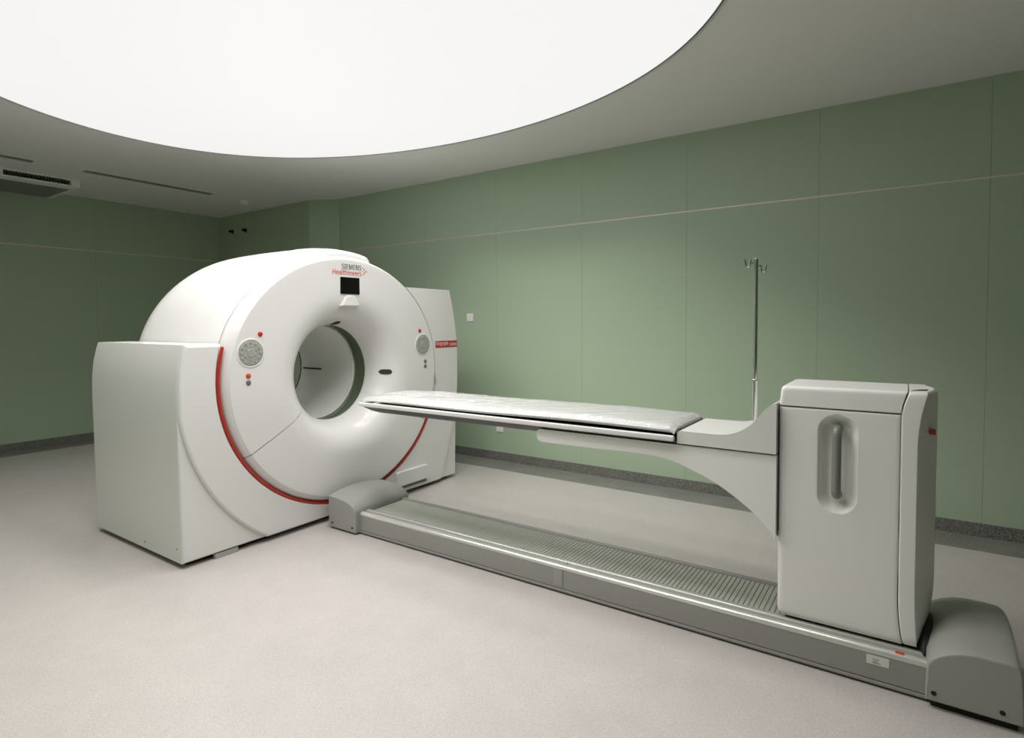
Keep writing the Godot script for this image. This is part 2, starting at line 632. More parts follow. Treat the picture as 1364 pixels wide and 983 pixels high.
	for k in 30:
		var xx := -0.79 + 0.63 * k / 29.0
		part("grille_bar", boxm(Vector3(xx, -0.098, 0.07), Vector3(xx + 0.012, -0.094, 1.27)), M.handle, ac)

# ------------------------------------------------------------------ the gantry
func ring_pt(x: float, a: float, bt: float, bb: float, th: float) -> Vector3:
	var s := sin(th)
	return Vector3(x, YC + (bt if s > 0.0 else bb) * s, ZC + a * cos(th))

# rows: [x, a, b_top, b_bottom], smoothed n times between rows
func ring_rows(prof: Array, n: int) -> Array:
	var o: Array = []
	for i in prof.size() - 1:
		var p0 := v4(prof[maxi(i - 1, 0)])
		var p1 := v4(prof[i])
		var p2 := v4(prof[i + 1])
		var p3 := v4(prof[mini(i + 2, prof.size() - 1)])
		for k in n:
			var u := float(k) / n
			o.append(0.5 * ((2.0 * p1) + (p2 - p0) * u + (2.0 * p0 - 5.0 * p1 + 4.0 * p2 - p3) * u * u + (3.0 * p1 - p0 - 3.0 * p2 + p3) * u * u * u))
	o.append(v4(prof[prof.size() - 1]))
	return o

func v4(a: Array) -> Vector4:
	if a.size() == 2:
		return Vector4(a[0], a[1], a[1], a[1])
	return Vector4(a[0], a[1], a[2], a[3])

func ring_mesh(prof: Array, n: int, th0: float, th1: float, seg: int) -> MB:
	var b := MB.new()
	var rows: Array = []
	for r in ring_rows(prof, n):
		var row := PackedVector3Array()
		for k in seg + 1:
			row.append(ring_pt(r.x, r.y, r.z, r.w, lerpf(th0, th1, float(k) / seg)))
		rows.append(row)
	b.grid(rows)
	return b

const FACE := -3.45

func make_gantry() -> void:
	var g := thing("scanner_gantry", "large white ring-shaped scanner gantry with red edge line and open bore", "scanner", Vector3(-4.1, 0, ZC))
	var holder := Node3D.new()      # parts are drawn in room coordinates
	holder.free()
	var off := -g.position

	# ---- front ring cover, in an upper and a lower shell
	var front := [[-3.551, 0.950, 0.855, 0.92], [-3.551, 0.982, 0.884, 0.945], [-3.546, 0.985, 0.886, 0.948], [-3.52, 0.983, 0.882, 0.946], [-3.49, 0.974, 0.874, 0.938], [-3.468, 0.958, 0.866, 0.922], [-3.455, 0.942, 0.856, 0.906], [FACE, 0.925, 0.842, 0.89], [FACE, 0.80, 0.76, 0.78], [FACE, 0.67, 0.66, 0.665], [-3.4525, 0.60, 0.598, 0.60], [-3.462, 0.542], [-3.484, 0.488], [-3.52, 0.443], [-3.565, 0.409], [-3.62, 0.384], [-3.68, 0.369], [-3.705, 0.366], [-3.709, 0.370], [-3.709, 0.40]]
	var cut := deg_to_rad(-30.8)
	var gap := deg_to_rad(0.13)
	put_part("upper_front_cover", ring_mesh(front, 4, cut + gap, PI - cut - gap, 150), M.white, g, off)
	put_part("lower_front_cover", ring_mesh(front, 4, PI - cut + gap, TAU + cut - gap, 84), M.white, g, off)

	# ---- rear drum
	var drum := [[-3.563, 0.950, 0.855, 0.92], [-3.563, 0.984, 0.887, 0.946], [-3.569, 0.988, 0.893, 0.949], [-3.60, 0.995, 0.912, 0.95], [-3.68, 1.0, 0.938, 0.95], [-3.85, 1.0, 0.952, 0.95], [-4.2, 1.0, 0.954, 0.95], [-4.5, 0.996, 0.948, 0.945], [-4.62, 0.982, 0.935, 0.935], [-4.69, 0.955, 0.91, 0.91], [-4.72, 0.90, 0.86, 0.87]]
	put_part("drum_cover", ring_mesh(drum, 4, 0, TAU, 200), M.white, g, off)
	var back := [[-4.72, 0.90, 0.86, 0.87], [-4.725, 0.75, 0.74, 0.74], [-4.72, 0.60], [-4.69, 0.50], [-4.63, 0.42], [-4.575, 0.372]]
	put_part("rear_cover", ring_mesh(back, 3, 0, TAU, 120), M.white, g, off)
	put_part("ring_joint", ring_mesh([[-3.550, 0.975, 0.876, 0.938], [-3.564, 0.975, 0.876, 0.938]], 1, 0, TAU, 120), M.button_grey, g, off)
	# raised lid at the top of the drum
	var lid := MB.new()
	var rows: Array = []
	var lp := [[-3.490, 0.86], [-3.492, 0.897], [-3.505, 0.915], [-3.54, 0.930], [-3.60, 0.942], [-3.70, 0.952], [-3.85, 0.957], [-3.98, 0.950]]
	for r in lp:
		var row := PackedVector3Array()
		for k in 29:
			var u := k / 28.0
			var e: float = minf(minf(u, 1.0 - u) / 0.08, 1.0)
			var drop := 0.0 if e >= 1.0 else 0.045 * (1.0 - sqrt(1.0 - (1.0 - e) * (1.0 - e)))
			var th := deg_to_rad(lerpf(79.0, 104.5, u))
			row.append(ring_pt(r[0], 1.0 - drop, r[1] - drop, 0.95, th))
		rows.append(row)
	lid.grid(rows)
	put_part("top_lid", lid, M.white, g, off)

	# ---- bore
	put_part("front_gap", ring_mesh([[-3.706, 0.372], [-3.712, 0.40], [-3.76, 0.405], [-3.85, 0.40], [-3.856, 0.37]], 2, 0, TAU, 96), M.dark_gap, g, off, "dark gap ring inside the bore")
	put_part("bore_lip", ring_mesh([[-3.857, 0.395], [-3.848, 0.380], [-3.842, 0.370], [-3.846, 0.361], [-3.860, 0.359]], 3, 0, TAU, 96), M.white, g, off)
	put_part("bore_liner", ring_mesh([[-3.860, 0.359], [-3.88, 0.3605], [-4.2, 0.3605], [-4.545, 0.3605]], 2, 0, TAU, 96), M.bore, g, off, "grey inner tube of the bore")
	put_part("rear_gap", ring_mesh([[-4.545, 0.362], [-4.548, 0.385], [-4.568, 0.385], [-4.572, 0.37]], 1, 0, TAU, 96), M.black, g, off)
	var sl := MB.new()
	sl.box(Vector3(-4.511, 1.045, ZC - 0.3595), Vector3(-4.259, 1.060, ZC - 0.352), 0.002, 1)
	put_part("laser_slot", sl, M.print_dark, g, off)

	# ---- side covers
	var lo_y := 0.035
	var cut_pts := func(th0: float, th1: float, n: int, a: float, bt: float, bb: float) -> Array:
		var o: Array = []
		for k in n + 1:
			var p := ring_pt(0, a, bt, bb, lerpf(th0, th1, float(k) / n))
			o.append([p.z, p.y])
		return o
	var tl := asin((1.33 - YC) / 0.957)
	var left_o := [[ZC, lo_y], [-1.674, lo_y], [-1.670, 0.5], [-1.666, 0.95], [-1.669, 1.10], [-1.680, 1.20], [-1.700, 1.29], [-1.712, 1.33]]
	left_o.append_array(cut_pts.call(tl, -PI / 2, 60, 1.006, 0.957, 0.957))
	var right_top := 1.756
	var tr := PI - asin((right_top - YC) / 0.880)
	var right_o := [[ZC, lo_y]]
	var rarc: Array = cut_pts.call(-PI / 2, deg_to_rad(-171), 44, 1.006, 0.897, 0.957)
	rarc.append_array(cut_pts.call(deg_to_rad(-176), tr - TAU, 34, 0.974, 0.880, 0.93))
	right_o.append_array(rarc)
	right_o.append_array([[-4.082, right_top], [-4.120, 1.62], [-4.152, 1.48], [-4.176, 1.34], [-4.187, 1.22], [-4.186, 1.0], [-4.178, 0.6], [-4.165, lo_y]])
	var lc := MB.new()
	lc.prism(P2(left_o), -3.500, -4.69, "x", 0.012, 3)
	var lcp := put_part("side_cover", lc, M.white, g, off)
	var rc := MB.new()
	rc.prism(P2(right_o), -3.500, -4.69, "x", 0.012, 3)
	put_part("side_cover", rc, M.white, g, off)
	# proud front panels
	var circle: Array = []
	for k in 120:
		circle.append([ZC + 1.245 * cos(TAU * k / 120), YC + 1.245 * sin(TAU * k / 120)])
	var lin := MB.inset(MB.ccw(P2(left_o)), 0.002)
	for p in Geometry2D.intersect_polygons(lin, P2(circle)):
		var pm := MB.new()
		pm.prism(p, -3.478, -3.503, "x", 0.016, 3, 0.0)
		put_part("front_panel", pm, M.white, g, off)
	var rin := MB.inset(MB.ccw(P2(right_o)), 0.002)
	for p in Geometry2D.intersect_polygons(rin, P2([[-2.0, -0.2], [-3.85, -0.2], [-4.135, 0.55], [-4.175, 0.80], [-4.25, 1.9], [-2.0, 1.9]])):
		var pm := MB.new()
		pm.prism(p, -3.478, -3.503, "x", 0.012, 3, 0.0)
		put_part("front_panel", pm, M.white, g, off)
	# red edge line in the joint
	var path := PackedVector3Array()
	for k in 141:
		path.append(ring_pt(-3.484, 0.9955, 0.92, 0.9525, lerpf(tl - 0.01, deg_to_rad(-163), k / 140.0)))
	var rl := MB.new()
	rl.tube(path, 0.0098, 10)
	put_part("red_edge_line", rl, M.red, g, off, "red line round the front ring")
	# plinth
	put_part("plinth", boxm(Vector3(-4.64, 0.0, -4.11), Vector3(-3.56, 0.06, -1.73)), M.plinth, g, off)
	put_part("floor_plate", boxm(Vector3(-3.53, 0.0, -2.02), Vector3(-3.50, 0.03, -1.87), 0.003, 1), M.cap, g, off)
	for e in [[-3.56, 0.115], [-3.97, 0.075]]:
		var s := MB.new()
		s.lathe(Vector3(e[0], e[1], -1.676), Vector3(0, 0, 1), [Vector2(0.007, 0.0), Vector2(0.006, 0.004), Vector2(0, 0.004)], 12)
		put_part("screw", s, M.button_grey, g, off)
	# foot-level grip plate on the right front
	var gp := MB.new()
	gp.prism(rounded([[-3.37, 0.10], [-3.745, 0.10], [-3.745, 0.215], [-3.37, 0.215]], [0.012, 0.012, 0.02, 0.02]), -3.440, -3.48, "x", 0.012, 3, 0.0)
	put_part("grip_plate", gp, M.white, g, off)
	put_part("grip_recess_shade", boxm(Vector3(-3.482, 0.062, -3.745), Vector3(-3.474, 0.10, -3.38)), M.button_grey, g, off)  # flat grey strip, painted shade of the recess below the plate

	# ---- face fittings
	for s in [1.0, -1.0]:
		var zc: float = ZC + s * 0.79 + (0.008 if s > 0 else 0.0)
		var o := Vector3(FACE, 1.266, zc)
		var rim := MB.new()
		rim.lathe(o, Vector3(1, 0, 0), [Vector2(0.096, -0.002), Vector2(0.094, 0.003), Vector2(0.089, 0.005), Vector2(0.085, 0.003), Vector2(0.084, 0.0)], 48)
		put_part("speaker_rim", rim, M.white, g, off)
		var dk := MB.new()
		dk.lathe(o, Vector3(1, 0, 0), [Vector2(0.085, 0.001), Vector2(0.078, 0.005), Vector2(0.055, 0.004), Vector2(0.05, 0.007), Vector2(0.03, 0.0055), Vector2(0.026, 0.009), Vector2(0.0, 0.009)], 48)
		for k in 12:
			var a := TAU * k / 12
			dk.lathe(o + Vector3(0.004, 0.066 * sin(a), 0.066 * cos(a)), Vector3(1, 0, 0), [Vector2(0.009, 0.0), Vector2(0.007, 0.005), Vector2(0, 0.006)], 10)
		for k in 6:
			var a := TAU * (k + 0.5) / 6
			dk.lathe(o + Vector3(0.004, 0.040 * sin(a), 0.040 * cos(a)), Vector3(1, 0, 0), [Vector2(0.007, 0.0), Vector2(0.005, 0.005), Vector2(0, 0.006)], 10)
		put_part("speaker_grille", dk, M.grille, g, off, "round grey speaker grille")
		for e in [[1.386, 0.730 if s > 0 else 0.753, "red"], [1.121, 0.818, "orange" if s > 0 else "grey"], [1.078, 0.818, "grey"]]:
			var bt := MB.new()
			bt.lathe(Vector3(FACE, e[0], ZC + s * e[1]), Vector3(1, 0, 0), [Vector2(0.017, -0.002), Vector2(0.016, 0.004), Vector2(0.011, 0.007), Vector2(0, 0.009)], 20)
			put_part("push_button", bt, {"red": M.red, "orange": M.print_orange, "grey": M.button_grey}[e[2]], g, off, "small %s push button" % e[2])
	# display and the wedge under it
	var zs := -2.908
	var scr := MB.new()
	scr.box(Vector3(FACE - 0.01, 1.672, zs - 0.090), Vector3(FACE + 0.004, 1.796, zs + 0.090), 0.002, 1)
	put_part("display", scr, M.screen, g, off, "square black display")
	var ns := MB.new()
	ns.prism(P2([[zs - 0.030, 1.662], [zs + 0.030, 1.662], [zs + 0.048, 1.644], [zs + 0.086, 1.583], [zs - 0.086, 1.583], [zs - 0.048, 1.644]]), FACE + 0.014, FACE - 0.16, "x", 0.007, 3, 0.0)
	put_part("sensor_wedge", ns, M.white, g, off)
	# slots in the bell of the bore
	var bell := func(r: float) -> Vector2:      # (x, slope angle) at radius r
		var rr := ring_rows(front.slice(10), 6)
		for i in rr.size() - 1:
			if rr[i].y >= r and rr[i + 1].y < r:
				var u: float = (rr[i].y - r) / (rr[i].y - rr[i + 1].y)
				return Vector2(lerpf(rr[i].x, rr[i + 1].x, u), atan2(rr[i + 1].y - rr[i].y, rr[i + 1].x - rr[i].x))
		return Vector2(-3.6, 0)
	var slot := func(th: float, r0: float, r1: float, hw: float) -> MB:
		var b := MB.new()
		var rws: Array = []
		for k in 9:
			var r: float = lerpf(r0, r1, k / 8.0)
			var e: Vector2 = bell.call(r)
			var w: float = hw * sqrt(maxf(0.06, 1.0 - pow(absf(k / 4.0 - 1.0), 4.0)))
			var row := PackedVector3Array()
			for m in 5:
				var dth: float = th + (m / 2.0 - 1.0) * w / r
				row.append(ring_pt(e.x + 0.003, r - 0.002, r - 0.002, r - 0.002, dth))
			rws.append(row)
		b.grid(rws)
		return b
	put_part("bore_slot", slot.call(PI + 0.05, 0.470, 0.400, 0.021), M.print_dark, g, off)
	put_part("bore_slot", slot.call(PI / 2 + 0.03, 0.395, 0.368, 0.03), M.black, g, off)
	# lettering
	text_part("maker_name", "SIEMENS", 0.052, Vector3(FACE + 0.0015, 1.856, -2.834), 0.184, M.print_dark, g, off)
	text_part("maker_name", "Healthineers", 0.052, Vector3(FACE + 0.0015, 1.812, -2.750), 0.267, M.print_orange, g, off)
	var dots := MB.new()
	for e in [[0.0, 0.0, 0.005], [0.014, 0.012, 0.006], [0.028, 0.024, 0.005], [0.014, 0.036, 0.006], [0.0, 0.048, 0.005], [0.042, 0.024, 0.004], [0.0, 0.024, 0.004]]:
		dots.lathe(Vector3(FACE, 1.826 + e[1], -3.034 - e[0]), Vector3(1, 0, 0), [Vector2(e[2], 0.0), Vector2(e[2], 0.0015), Vector2(0, 0.0015)], 10)
	put_part("maker_emblem", dots, M.print_orange, g, off)
	# red strip with the model name on the right cover
	var st := MB.new()
	st.box(Vector3(-3.479, 1.229, -4.182), Vector3(-3.4765, 1.291, -3.885), 0.0)
	put_part("model_strip", st, M.red_strip, g, off, "red strip with white lettering")
	text_part("model_name", "biograph", 0.044, Vector3(-3.475, 1.243, -3.897), 0.155, M.sticker, g, off)
	text_part("model_name", "vision", 0.044, Vector3(-3.475, 1.243, -4.075), 0.095, M.sticker, g, off)
	lcp = lcp

func put_part(called: String, mb: MB, m: Material, parent: Node3D, off: Vector3, label := "") -> MeshInstance3D:
	for i in mb.t.size():
		mb.t[i] += off
	return part(called, mb, m, parent, label)

# text on a plane facing +x, reading towards -z, from its lower left corner, fitted to a width
func text_part(called: String, s: String, height: float, at: Vector3, width: float, m: Material, parent: Node3D, off: Vector3) -> void:
	var tm := TextMesh.new()
	var f := SystemFont.new()
	f.font_names = PackedStringArray(["Droid Sans"])
	f.font_weight = 400
	tm.font = f
	tm.text = s
	tm.font_size = 64
	tm.pixel_size = height / 64.0
	tm.depth = 0.001
	tm.horizontal_alignment = HORIZONTAL_ALIGNMENT_LEFT
	tm.vertical_alignment = VERTICAL_ALIGNMENT_BOTTOM
	var o := inst(called, tm, m, parent)
	var bb := tm.get_aabb()
	var k := width / maxf(bb.size.x, 0.001)
	o.transform = Transform3D(Basis(Vector3(0, 0, -k), Vector3(0, 1, 0), Vector3(1, 0, 0)), at + off - Vector3(0, bb.position.y, -bb.position.x * k))

# ------------------------------------------------------------------ the patient table
func make_table() -> void:
	var g := thing("patient_table", "white cantilever patient table on a long grey floor rail with tall pedestal", "scanner table", Vector3(-1.5, 0, -2.87))
	var off := -g.position
	var xa := -3.10
	var xb := 0.09
	var z0 := -2.66
	var z1 := -3.085
	# ---- floor rail
	var rail := put_part("rail_base", boxm(Vector3(xa, 0.0, z1 + 0.03), Vector3(xb, 0.028, z0 - 0.03)), M.plinth, g, off)
	put_part("base_strip", boxm(Vector3(xa, 0.010, z0 - 0.02), Vector3(xb, 0.024, z0 + 0.004), 0.003, 2), M.rail, g, off)
	var side := P2([[0, 0.028], [0.0, 0.132], [-0.003, 0.141], [-0.009, 0.148], [-0.017, 0.151], [-0.030, 0.151], [-0.036, 0.146], [-0.050, 0.146], [-0.056, 0.152], [-0.085, 0.152], [-0.100, 0.146], [-0.112, 0.138], [-0.112, 0.120], [-0.03, 0.120], [-0.02, 0.028]])
	for e in [[xa, -1.4935], [-1.4905, xb]]:
		var b := MB.new()
		var pl := PackedVector2Array()
		for q in side:
			pl.append(Vector2(z0 + q.x, q.y))
		b.prism(pl, e[0], e[1], "x")
		put_part("side_panel", b, M.rail, g, off)
	put_part("joint_plate", boxm(Vector3(-1.548, 0.040, z0 - 0.001), Vector3(-1.500, 0.128, z0 + 0.0012)), M.cap, g, off)
	var strip := func(q: Array) -> PackedVector2Array:
		var o := PackedVector2Array()
		for p in P2(q):
			o.append(Vector2(z0 + p.x, p.y))
		return o
	for q in [[[0.0012, 0.131], [0.0012, 0.134], [-0.002, 0.1425], [-0.0085, 0.1493], [-0.017, 0.1523], [-0.026, 0.1523], [-0.026, 0.148], [-0.010, 0.140], [-0.002, 0.131]], [[-0.056, 0.1515], [-0.058, 0.1535], [-0.074, 0.1535], [-0.076, 0.1515]]]:
		var sb := MB.new()
		sb.prism(strip.call(q), xa, xb, "x")
		put_part("edge_highlight", sb, M.rail_highlight, g, off, "pale strip painted as the highlight along the rail edge")  # pale strips carry the highlight lines of the rail as colour
	var bk := MB.new()
	var bp := PackedVector2Array()
	for q in P2([[0, 0.028], [0.0, 0.140], [0.004, 0.150], [0.016, 0.152], [0.022, 0.146], [0.026, 0.138], [0.026, 0.12], [0.02, 0.028]]):
		bp.append(Vector2(z1 + q.x, q.y))
	bk.prism(bp, xa, xb, "x")
	put_part("back_panel", bk, M.rail, g, off)
	var deck := put_part("deck", boxm(Vector3(xa, 0.10, z1 + 0.02), Vector3(xb, 0.128, z0 - 0.105)), M.deck, g, off)
	rail = rail
	# slats of the sliding cover
	var pitch := 0.0225
	var sm := MB.new()
	sm.prism(P2([[-0.0100, 0.0], [0.0100, 0.0], [0.0100, 0.0085], [0.0085, 0.0102], [-0.0085, 0.0102], [-0.0100, 0.0085]]), (z1 + 0.026), (z0 - 0.112), "z")
	var slat_mesh := sm.mesh(20.0)
	var n := int((xb - xa - 0.02) / pitch)
	for k in n:
		var o := inst("slat", slat_mesh, M.slat, deck)
		o.position = Vector3(xa + 0.02 + pitch * (k + 0.5), 0.128, 0) + off
	# ---- end caps
	# far cap, beside the gantry
	var ca := [[-3.372, 0.012], [-3.092, 0.012], [-3.088, 0.150], [-3.098, 0.172], [-3.122, 0.192], [-3.16, 0.210], [-3.21, 0.222], [-3.28, 0.228], [-3.372, 0.230]]
	put_part("end_cap", crowned(ca, -2.62, -3.13, 0.030, 0.006), M.cap, g, off, "grey rail end cap against the scanner")
	for e in [-3.335, -3.125]:
		var s := MB.new()
		s.lathe(Vector3(e, 0.045, -2.62), Vector3(0, 0, 1), [Vector2(0.008, 0), Vector2(0.007, 0.003), Vector2(0, 0.003)], 12)
		put_part("screw", s, M.black, g, off)
	put_part("cap_base", boxm(Vector3(-3.36, 0.0, -3.11), Vector3(-3.10, 0.012, -2.64)), M.plinth, g, off)
	# near cap
	var cb := [[0.082, 0.030], [0.086, 0.165], [0.098, 0.186], [0.120, 0.206], [0.150, 0.223], [0.19, 0.237], [0.23, 0.243], [0.30, 0.243], [0.338, 0.240], [0.352, 0.228], [0.358, 0.20], [0.366, 0.030]]
	put_part("end_cap", crowned(cb, -2.62, -3.15, 0.045, 0.007), M.cap, g, off, "large grey rail end cap nearest the camera")
	for e in [0.108, 0.305]:
		var s := MB.new()
		s.lathe(Vector3(e, 0.062, -2.62), Vector3(0, 0, 1), [Vector2(0.009, 0), Vector2(0.008, 0.003), Vector2(0, 0.003)], 12)
		put_part("screw", s, M.black, g, off)
	put_part("cap_base", boxm(Vector3(0.10, 0.0, -3.13), Vector3(0.35, 0.030, -2.645)), M.plinth, g, off)
	# black plate painted for the shade in the near cap's arched opening, with ribs
	var arch := PackedVector2Array()
	for k in 25:
		var a := PI * k / 24
		arch.append(Vector2(-2.88 + 0.17 * cos(a), 0.150 + 0.085 * sin(a)))
	var am := MB.new()
	am.prism(arch, 0.078, 0.12, "x")
	put_part("opening_shade", am, M.black, g, off)
	for k in 4:
		var rb := PackedVector3Array()
		for j in 13:
			var a := PI * j / 12
			rb.append(Vector3(0.060 + 0.006 * k, 0.150 + (0.040 + 0.013 * k) * sin(a), -2.88 + (0.12 + 0.014 * k) * cos(a)))
		var rt := MB.new()
		rt.tube(rb, 0.005, 8)
		put_part("cable_guide", rt, M.print_dark, g, off)
	# stickers on the rail
	put_part("type_label", boxm(Vector3(-0.109, 0.088, z0 - 0.0005), Vector3(-0.033, 0.124, z0 + 0.0012)), M.sticker, g, off, "white printed label")
	for e in [[-0.066, 0.108], [-0.070, 0.100], [-0.062, 0.094]]:
		put_part("print_line", boxm(Vector3(-0.088, e[1], z0 + 0.0008), Vector3(e[0], e[1] + 0.0025, z0 + 0.0016)), M.button_grey, g, off)
	var ws := MB.new()
	ws.prism(rounded([[-0.015, 0.1405], [0.017, 0.1405], [0.017, 0.1525], [-0.015, 0.1525]], [0.005, 0.005, 0.005, 0.005]), -2.6625, -2.665, "z")
	for i in ws.t.size():
		var p := ws.t[i]
		ws.t[i] = Vector3(p.x, 0.1495 + (p.z + 2.6625) * 0.2, -2.6605 - (0.1525 - p.y) * 1.5 + 0.0)
	put_part("warning_sticker", boxm(Vector3(-0.014, 0.146, -2.690), Vector3(0.017, 0.1524, -2.672)), M.print_orange, g, off, "small orange sticker")

	# ---- pedestal
	make_pedestal(g, off)

	# ---- cantilever arm and tray
	var ay := PackedVector2Array([Vector2(-0.455, 0.868), Vector2(-1.655, 0.866), Vector2(-1.672, 0.858), Vector2(-1.676, 0.845), Vector2(-1.674, 0.815), Vector2(-1.662, 0.801), Vector2(-1.64, 0.797)])
	var low := smooth2(P2([[-1.50, 0.797], [-1.30, 0.799], [-1.15, 0.803], [-1.005, 0.800], [-0.90, 0.783], [-0.825, 0.758], [-0.75, 0.729], [-0.687, 0.698], [-0.62, 0.656], [-0.556, 0.610], [-0.51, 0.568], [-0.475, 0.530], [-0.455, 0.50]]), 4)
	ay.append_array(low)
	var am2 := MB.new()
	am2.prism(ay, -2.695, -3.105, "z", 0.014, 3)
	put_part("cantilever_arm", am2, M.white_matt, g, off)
	var ty := PackedVector2Array([Vector2(-0.455, 0.876), Vector2(-0.888, 0.876), Vector2(-0.888, 0.922), Vector2(-0.884, 0.932), Vector2(-0.874, 0.937)])
	ty.append_array(smooth2(P2([[-0.80, 0.937], [-0.70, 0.938], [-0.655, 0.943], [-0.61, 0.960], [-0.575, 0.982], [-0.548, 1.008], [-0.524, 1.038], [-0.504, 1.064], [-0.486, 1.081], [-0.468, 1.092], [-0.455, 1.098]]), 4))
	var tm := MB.new()
	tm.prism(ty, -2.685, -3.115, "z", 0.010, 3)
	put_part("end_tray", tm, M.white, g, off)
	put_part("column_gap_shade", boxm(Vector3(-0.458, 0.53, -3.07), Vector3(-0.44, 1.06, -2.74)), M.black, g, off)  # black filler, painted shade of the gap between arm and column

	# ---- pallet
	var px0 := -3.085
	var px1 := -0.895
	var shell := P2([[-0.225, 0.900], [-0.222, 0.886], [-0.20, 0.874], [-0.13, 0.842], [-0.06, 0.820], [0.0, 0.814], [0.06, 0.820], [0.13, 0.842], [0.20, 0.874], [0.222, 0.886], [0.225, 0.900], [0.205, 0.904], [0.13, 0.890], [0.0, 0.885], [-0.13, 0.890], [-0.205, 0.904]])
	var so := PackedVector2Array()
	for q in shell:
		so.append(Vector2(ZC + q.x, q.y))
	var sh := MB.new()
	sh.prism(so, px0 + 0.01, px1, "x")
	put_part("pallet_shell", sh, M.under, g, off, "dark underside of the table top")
	for s in [-1.0, 1.0]:
		var c: float = ZC + s * 0.235
		var bar := MB.new()
		bar.prism(rounded([[c - 0.011, 0.886], [c + 0.011, 0.886], [c + 0.011, 0.915], [c - 0.011, 0.915]], [0.010, 0.010, 0.010, 0.010]), px0, px1, "x", 0.006, 2)
		put_part("pallet_edge", bar, M.white, g, off)
	var tip := PackedVector3Array()
	for k in 13:
		var a := PI * k / 12
		tip.append(Vector3(px0 - 0.018 * sin(a), 0.902, ZC + 0.235 * cos(a)))
	var tb := MB.new()
	tb.tube(tip, 0.0125, 12)
	put_part("pallet_tip", tb, M.white, g, off)

# profile in (x, y) swept across z, with its top raised in the middle
func crowned(prof: Array, z0: float, z1: float, rise: float, round_r: float) -> MB:
	var b := MB.new()
	b.prism(P2(prof), z0, z1, "z", round_r, 3)
	# insert rows across z by rebuilding the sides: sample the extrusion
	var n := 16
	var poly := MB.ccw(P2(prof))
	var rows: Array = []
	b.t.clear()
	for i in n + 1:
		var u := float(i) / n
		var e: float = minf(u, 1.0 - u) * absf(z1 - z0)
		var ins := 0.0
		if e < round_r:
			ins = round_r - sqrt(maxf(0.0, round_r * round_r - (round_r - e) * (round_r - e)))
		rows.append([lerpf(z0, z1, u), ins])
	# extra rows on the rounded edge
	var list: Array = []
	for k in 4:
		var a := PI / 2 * k / 4
		list.append([z0 - round_r * (1.0 - cos(a)), round_r * (1.0 - sin(a))])
	for i in range(1, n):
		list.append([lerpf(z0, z1, float(i) / n), 0.0])
	for k in range(3, -1, -1):
		var a := PI / 2 * k / 4
		list.append([z1 + round_r * (1.0 - cos(a)), round_r * (1.0 - sin(a))])
	var out: Array = []
	for l in list:
		var q := MB.inset(poly, l[1])
		var u: float = (l[0] - z0) / (z1 - z0)
		var row := PackedVector3Array()
		for p in q:
			var k: float = clampf((p.y - 0.10) / 0.12, 0.0, 1.0)
			row.append(Vector3(p.x, p.y + rise * k * (1.0 - pow(2.0 * u - 1.0, 2.0)), l[0]))
		out.append(row)
	b.grid(out, true)
	for e in [0, out.size() - 1]:
		var row: PackedVector3Array = out[e]
		var p2 := PackedVector2Array()
		for p in row:
			p2.append(Vector2(p.x, p.y))
		var ix := Geometry2D.triangulate_polygon(p2)
		for i in range(0, ix.size(), 3):
			if e == 0:
				b.tri(row[ix[i]], row[ix[i + 1]], row[ix[i + 2]])
			else:
				b.tri(row[ix[i]], row[ix[i + 2]], row[ix[i + 1]])
	return b

func seam_x(y: float) -> float:
	var top := clampf((y - 1.06) / 0.11, 0.0, 1.0)
	var bot := clampf((0.36 - y) / 0.20, 0.0, 1.0)
	return -0.010 + 0.027 * top * top * 0.9 + 0.020 * bot * bot

